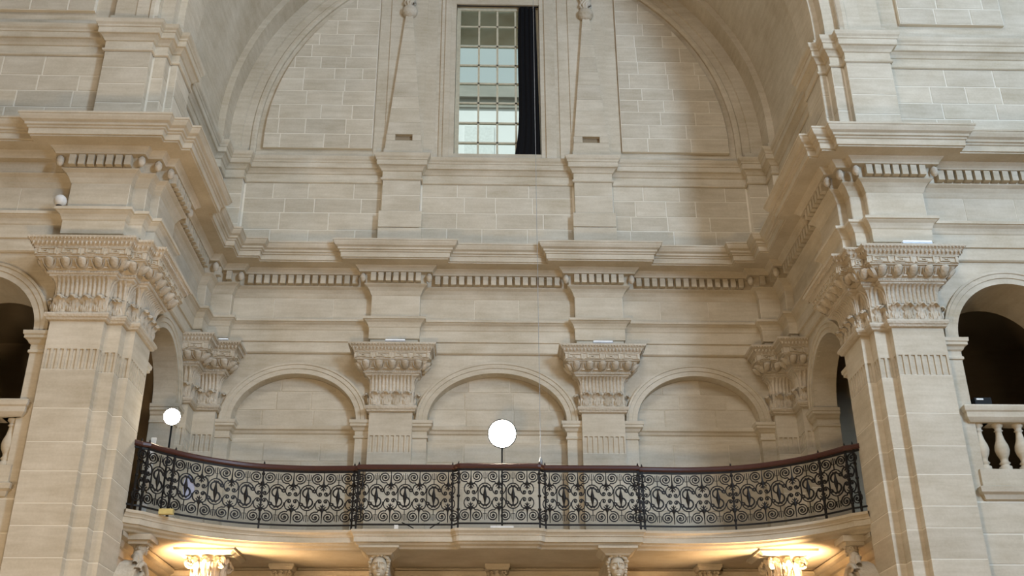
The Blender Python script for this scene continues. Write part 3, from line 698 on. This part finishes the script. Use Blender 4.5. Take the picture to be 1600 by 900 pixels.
# ------------------------------------------------------------------ corbels with heads, consoles, capitals under the balcony
def head(m, c, r):      # carved head facing -y
    E = lambda x, y, z, rx, ry, rz, n=12, k=8: m.ell((c[0]+x*r, c[1]+y*r, c[2]+z*r), rx*r, ry*r, rz*r, n, k)
    E(0, 0, 0, .72, .80, 1.0, 24, 16); E(0, -.18, -.42, .55, .58, .55, 18, 12)      # skull and jaw
    T = lambda pts, w: m.tube([(c[0]+x*r, c[1]+y*r, c[2]+z*r) for x, y, z in pts], w*r, 8)
    T([(0, -.74, .30), (0, -.86, .08), (0, -1.02, -.16), (0, -.86, -.24)], .10); E(-.09, -.84, -.2, .09, .1, .07); E(.09, -.84, -.2, .09, .1, .07)
    for q in (-1, 1):
        T([(q*.52, -.50, .22), (q*.34, -.76, .30), (q*.10, -.82, .26)], .085)         # brow
        E(q*.29, -.66, .10, .13, .12, .09); E(q*.40, -.55, -.20, .20, .18, .17)        # eye, cheek
        E(q*.74, 0, -.05, .10, .16, .22)                                            # ear
    T([(-.22, -.66, -.47), (0, -.80, -.44), (.22, -.66, -.47)], .06); T([(-.18, -.66, -.58), (0, -.78, -.60), (.18, -.66, -.58)], .065); E(0, -.62, -.82, .2, .18, .16)
    random.seed(3)
    for i in range(46):                                                             # curled hair round the face
        t_ = random.uniform(0, pi); p_ = random.uniform(-.55, 1.0)
        x, z = .86*math.cos(t_), .35+.75*math.sin(t_)*1.0
        E(x*random.uniform(.92, 1.08), -.42*math.sin(t_)+random.uniform(-.1, .35)-.05, z*random.uniform(.9, 1.02), .17, .16, .15, 8, 5)
    for q in (-1, 1):
        for k in range(5): E(q*(.84-.03*k), .05-.1*(k % 2), .25-.24*k, .17, .2, .15, 8, 5)
for s in (-1, 1):
    c = s*1.80; t = empty('head_corbel', (c, 16.45, 4.5), 'stone corbel carved as a head under the balcony, '+('left' if s < 0 else 'right')+' of the middle', 'corbel')
    m = MB()
    for z0, z1, a, b in ((5.035, 5.07, .30, .30), (4.985, 5.035, .22, .29), (4.95, 4.985, .18, .21)):
        m.grid([[(c-h, 16.45-h, z), (c+h, 16.45-h, z), (c+h, 16.75, z), (c-h, 16.75, z)] for h, z in ((a, z0), (b, z1))], True); m.face([(c-a, 16.45-a, z0), (c+a, 16.45-a, z0), (c+a, 16.75, z0), (c-a, 16.75, z0)])
    m.box(c-.13, c+.13, 16.42, 17.9, 4.4, 4.98)
    m.build('bracket', STONE, t)
    m = MB(); head(m, (c, 16.38, 4.79), .165); m.build('carved_head', STONE, t)
def composite_cap(t, c, r, ztop, h, sq):
    m = MB()
    for z0, z1, a, b in ((ztop-.05, ztop, sq, sq), (ztop-.09, ztop-.05, sq*.86, sq*.97)):
        m.grid([[(c[0]-k, c[1]-k, z), (c[0]+k, c[1]-k, z), (c[0]+k, c[1]+k, z), (c[0]-k, c[1]+k, z)] for k, z in ((a, z0), (b, z1))], True); m.face([(c[0]-a, c[1]-a, z0), (c[0]-a, c[1]+a, z0), (c[0]+a, c[1]+a, z0), (c[0]+a, c[1]-a, z0)])
    m.build('abacus', STONE, t)
    m = MB(); m.lathe([(r*.8, ztop-h), (r*.82, ztop-h*.6), (r*.95, ztop-h*.25), (r*1.1, ztop-.09)], c=(c[0], c[1], 0), n=20); m.build('bell', CARVED, t)
    for k in range(10):
        a = 2*pi*k/10; M = Matrix.Translation((c[0], c[1], 0)) @ Matrix.Rotation(a, 4, 'Z') @ Matrix.Translation((0, r*.80, ztop-.09-h*.85-7.82*1.15*(h/.36))) @ Matrix.Diagonal((r/.3*1.1, r/.3*1.1, 1.15*(h/.36), 1))
        link('acanthus_leaf', LEAF, None, t, M)
    for k in range(4):
        a = pi/4+k*pi/2; m = MB(); px, py = c[0]+math.cos(a)*r*1.25, c[1]+math.sin(a)*r*1.25
        m.tube([(px+math.cos(a)*q[0]*r*.5, py+math.sin(a)*q[0]*r*.5, ztop-.09-r*.35+q[1]*r*.5) for q in spiral(0, 0, .62, .1, -2.2, 1.8, 18)], r*.10, 6); m.build('volute', CARVED, t)
for s in (-1, 1):
    c = (s*4.40, 16.62); t = empty('gallery_column', (c[0], c[1], 0), 'column with brightly lit carved capital under the balcony, '+('left side' if s < 0 else 'right side'), 'column')
    composite_cap(t, c, .27, 5.05, .52, .45)
    MB().lathe([(.34, 0), (.34, .15), (.25, .2), (.24, 2.5), (.215, 4.5), (.24, 4.52), (.24, 4.56)], c=(c[0], c[1], 0), n=24).build('shaft', STONE, t)
for x, lab in ((-3.46, 'small carved capital under the balcony beside the brightly lit column at the left'), (0.0, 'small carved capital under the middle of the balcony'), (3.44, 'small carved capital under the balcony beside the brightly lit column at the right')):
    t = empty('wall_capital', (x, 17.65, 0), lab, 'capital')
    composite_cap(t, (x, 17.62), .14, 5.05, .30, .20)
    MB().box(x-.11, x+.11, 17.55, 17.9, 0, 4.78).build('shaft', STONE, t)
for s in (-1, 1):
    t = empty('scroll_console', (s*5.2, 15.2, 4.2), 'carved scroll console with a small figure, against the '+('warm left' if s < 0 else 'grey right')+' pier', 'console')
    m = MB(); X0, X1 = s*5.25, s*4.98
    pr = [(14.86, 3.6), (14.82, 4.1), (14.90, 4.40), (15.05, 4.58), (15.25, 4.66), (15.42, 4.62), (15.5, 4.45), (15.48, 3.6)]
    m.grid([[(x, y, z) for y, z in pr] for x in (X0, X1)], False, True); m.face([(X1, y, z) for y, z in pr])
    for x in (X1-s*.0, X1-s*.03): m.tube([(x, 15.2+a, 4.34+b) for a, b in spiral(0, 0, .27, .05, 2.6, -1.6, 26)], .035, 6)
    m.build('scroll', CARVED, t)
    m = MB(); head(m, (s*5.10, 15.45, 4.86), .11); m.tube([(s*5.12, 15.40, 4.78), (s*5.08, 15.35, 4.68), (s*5.05, 15.2, 4.60), (s*5.0, 15.1, 4.45)], .07, 8); m.tube([(s*5.14, 15.3, 4.72), (s*5.06, 15.15, 4.69), (s*5.02, 15.0, 4.56)], .04, 8)
    m.build('carved_figure', CARVED, t)
    m = MB()
    for z0, z1, h in ((4.95, 5.03, .20), (4.90, 4.95, .15)): m.box(min(s*5.25, s*(5.13-h)), max(s*5.25, s*(5.13-h)), 15.45-h, 15.45+h, z0, z1)
    m.build('cap_block', STONE, t)

# ------------------------------------------------------------------ stone balustrades in the front arches
BAL = [(.085, 5.66), (.085, 5.72), (.06, 5.73), (.055, 5.75), (.075, 5.77), (.05, 5.80), (.055, 5.84), (.085, 5.90), (.098, 5.96), (.09, 6.02), (.06, 6.10), (.045, 6.18), (.042, 6.22), (.062, 6.235), (.045, 6.25), (.05, 6.28), (.075, 6.30), (.075, 6.34)]
bm_ = MB().lathe(BAL, n=18).mesh('baluster'); bm_.materials.append(STONE)
for s in (-1, 1):
    t = empty('balustrade', (s*7.48, WF-.05, 5.3), 'stone balustrade in the front arch at the '+('left edge, mostly out of sight' if s < 0 else 'right edge, with bulbous balusters'), 'balustrade')
    yb = WF+.02
    pth = [(6.52, yb), (6.52, yb-.06), (8.44, yb-.06), (8.44, yb)]
    MB().sweep(mir(pth, s), [(-.28, 6.33), (0, 6.33), (.02, 6.35), (.05, 6.39), (.055, 6.46), (.075, 6.48), (.085, 6.54), (.07, 6.565), (-.3, 6.57)]).build('top_rail', STONE, t)
    MB().sweep(mir(pth, s), [(-.28, 5.22), (-.04, 5.22), (.0, 5.24), (.02, 5.30), (.06, 5.33), (.07, 5.40), (.0, 5.43), (0, 5.66), (-.3, 5.66)]).build('plinth', STONE, t)
    for i in range(7):
        x = s*(6.66+.285*i); link('baluster', bm_, None, t, Matrix.Translation((x, yb+.06, 0)))

# ------------------------------------------------------------------ lamps and small things
def flood(name, c, aim, r, label, mat, power, colr, stand_z=None, spot=2.6):
    t = empty(name, (c[0], c[1], stand_z if stand_z else c[2]), label, 'lamp')
    d = Vector(aim).normalized(); a = d.cross(Vector((0, 0, 1))).normalized(); b = a.cross(d); C = Vector(c)
    def ring_(rr, k, n=24): return [C+a*rr*math.cos(2*pi*i/n)+b*rr*math.sin(2*pi*i/n)+d*k for i in range(n)]
    m = MB(); m.grid([ring_(.02, -.16), ring_(r*.6, -.16), ring_(r, -.02), ring_(r*1.08, .0), ring_(r*1.08, .04), ring_(r, .04)], True, True); m.build('housing', BLACKM, t)
    m = MB(); m.grid([ring_(r, .02), ring_(r*.7, .045), ring_(.002, .06)], True, True); m.build('lens', mat, t)
    if stand_z:
        m = MB(); m.tube([(c[0], c[1]+.05, c[2]-.05), (c[0], c[1]+.08, stand_z)], .015)
        m.build('pole', BLACKM, t)
        MB().lathe([(.001, .03), (.10, .025), (.13, .012), (.13, 0)], c=(c[0], c[1]+.08, stand_z), n=20).build('base_plate', BLACKM, t)
    l = bpy.data.lights.new(name+'_light', 'SPOT'); l.energy = power; l.color = colr; l.spot_size = spot; l.spot_blend = .6; l.shadow_soft_size = .12
    lo = bpy.data.objects.new(name+'_light', l); COL.objects.link(lo); lo.parent = t
    lo.matrix_basis = Matrix.Translation(C+d*.10-wpos(t)) @ d.to_track_quat('-Z', 'Y').to_matrix().to_4x4(); return t
flood('floodlight', (.06, 16.6, 6.96), (-.03, -1, -.28), .22, 'dazzling round floodlight on a stand in the middle of the balcony', LAMPG, 300, (1, .86, .66), 5.31)
flood('floodlight', (-5.06, 15.9, 6.98), (.30, -1, -.30), .125, 'small bright floodlight on a stand at the left end of the balcony', LAMPG, 45, (1, .80, .55), 5.31, 1.8)
for s in (-1, 1):
    flood('uplight', (s*4.62, 16.20, 4.15), (-s*.34, .40, .85), .07, 'small hot uplight below the balcony beside the '+('left' if s < 0 else 'right')+' lit column', LAMPS, 420, (1, .63, .32), .02, 2.2)
# globe on the left architrave
t = empty('globe_lamp', (-6.48, 13.75, 9.46), 'small white globe on the ledge of the left pier entablature', 'globe')
MB().ell((-6.48, 13.76, 9.565), .092, .092, .092, 18, 12).build('globe', WHITEP, t); MB().lathe([(.05, 9.455), (.05, 9.475), (.03, 9.49)], c=(-6.48, 13.76, 0), n=12).build('foot', BLACKM, t)
# strip lights lying on the capitals
def strip(c, l, label, n=(1, 0)):
    t = empty('strip_light', (c[0], c[1], 8.875), label, 'light')
    a = l/2
    MB().box(c[0]-a, c[0]+a, c[1]-.05, c[1]+.05, 8.876, 8.90).build('housing', GREYM, t); MB().box(c[0]-a+.01, c[0]+a-.01, c[1]-.055, c[1]+.03, 8.90, 8.922).build('tube', TUBE, t)
strip((-1.80, 17.40), .36, 'thin white strip light on the capital left of the dazzling lamp'); strip((1.86, 17.40), .36, 'thin white strip light on the capital right of the dazzling lamp')
strip((6.03, 13.57), .44, 'thin white strip light on the capital of the grey pier'); strip((-4.80, 17.42), .18, 'short white strip light on the back corner capital near the small lamp')
# hanging wire
t = empty('hanging_wire', (.66, 16.3, 6.4), 'thin vertical wire hanging from the vault to the balcony', 'wire')
MB().tube([(.66, 16.3, 6.46), (.66, 16.3, 18.7)], .005, 5).build('cable', GREYM, t)
m = MB(); m.lathe([(.001, 6.35), (.03, 6.36), (.03, 6.42), (.012, 6.48), (.001, 6.5)], c=(.66, 16.3, 0), n=10); m.build('weight', GREYM, t)
# loudspeaker in the right gallery arch
t = empty('loudspeaker', (6.88, 14.5, 6.57), 'black loudspeaker with a pale stripe on the ledge of the right arch', 'loudspeaker')
MB().box(6.74, 6.98, 14.2, 14.36, 6.575, 6.76).build('cabinet', BLACKM, t); MB().box(6.76, 6.86, 14.19, 14.2, 6.72, 6.745).build('stripe', WHITEP, t)
# bits on the balcony edge
MB().box(-1.58, -1.52, 16.12, 16.18, 5.306, 5.365).build('socket_box', WHITEP, label='small white box on the balcony edge left of the middle', cat='box')
MB().box(-.13, .22, 16.05, 16.09, 5.306, 5.34).build('cable_duct', WHITEP, label='white strip of cable duct on the middle of the balcony edge', cat='duct')
MB().box(-4.86, -4.66, 15.22, 15.30, 5.306, 5.38).build('wood_offcut', YELLOWP, label='yellow offcut lying on the left end of the balcony edge', cat='offcut')
for i, (x, dx, lab) in enumerate(((-1.38, .09, 'short black cable end drooping left on the balcony edge'), (-.97, -.07, 'short black cable end further right on the balcony edge'))):
    MB().tube([(x-dx, 16.2, 5.42), (x, 16.15, 5.37), (x+dx, 16.12, 5.316)], .009).build('cable_end', BLACKM, label=lab, cat='cable')
tt = Vector((-.70, -.71)).normalized(); m = MB()
for k in (0, .012): m.face([(-4.60+tt.x*.095*math.cos(a), 15.665+tt.y*.095*math.cos(a)+k, 5.81+.19*math.sin(a)) for a in [2*pi*i/24 for i in range(24)]])
m.build('oval_plate', BLUEP, label='pale blue oval plate behind the left part of the railing', cat='plate')
MB().box(-5.20, -5.13, 15.50, 15.53, 5.306, 6.52).build('white_board', WHITEP, label='narrow white board standing behind the left end of the railing', cat='board')
MB().box(-10.4, -10.0, 17.3, 17.4, 7.3, 7.5).build('exit_sign', GREENE, label='faint green sign glowing inside the left dark arch', cat='sign')
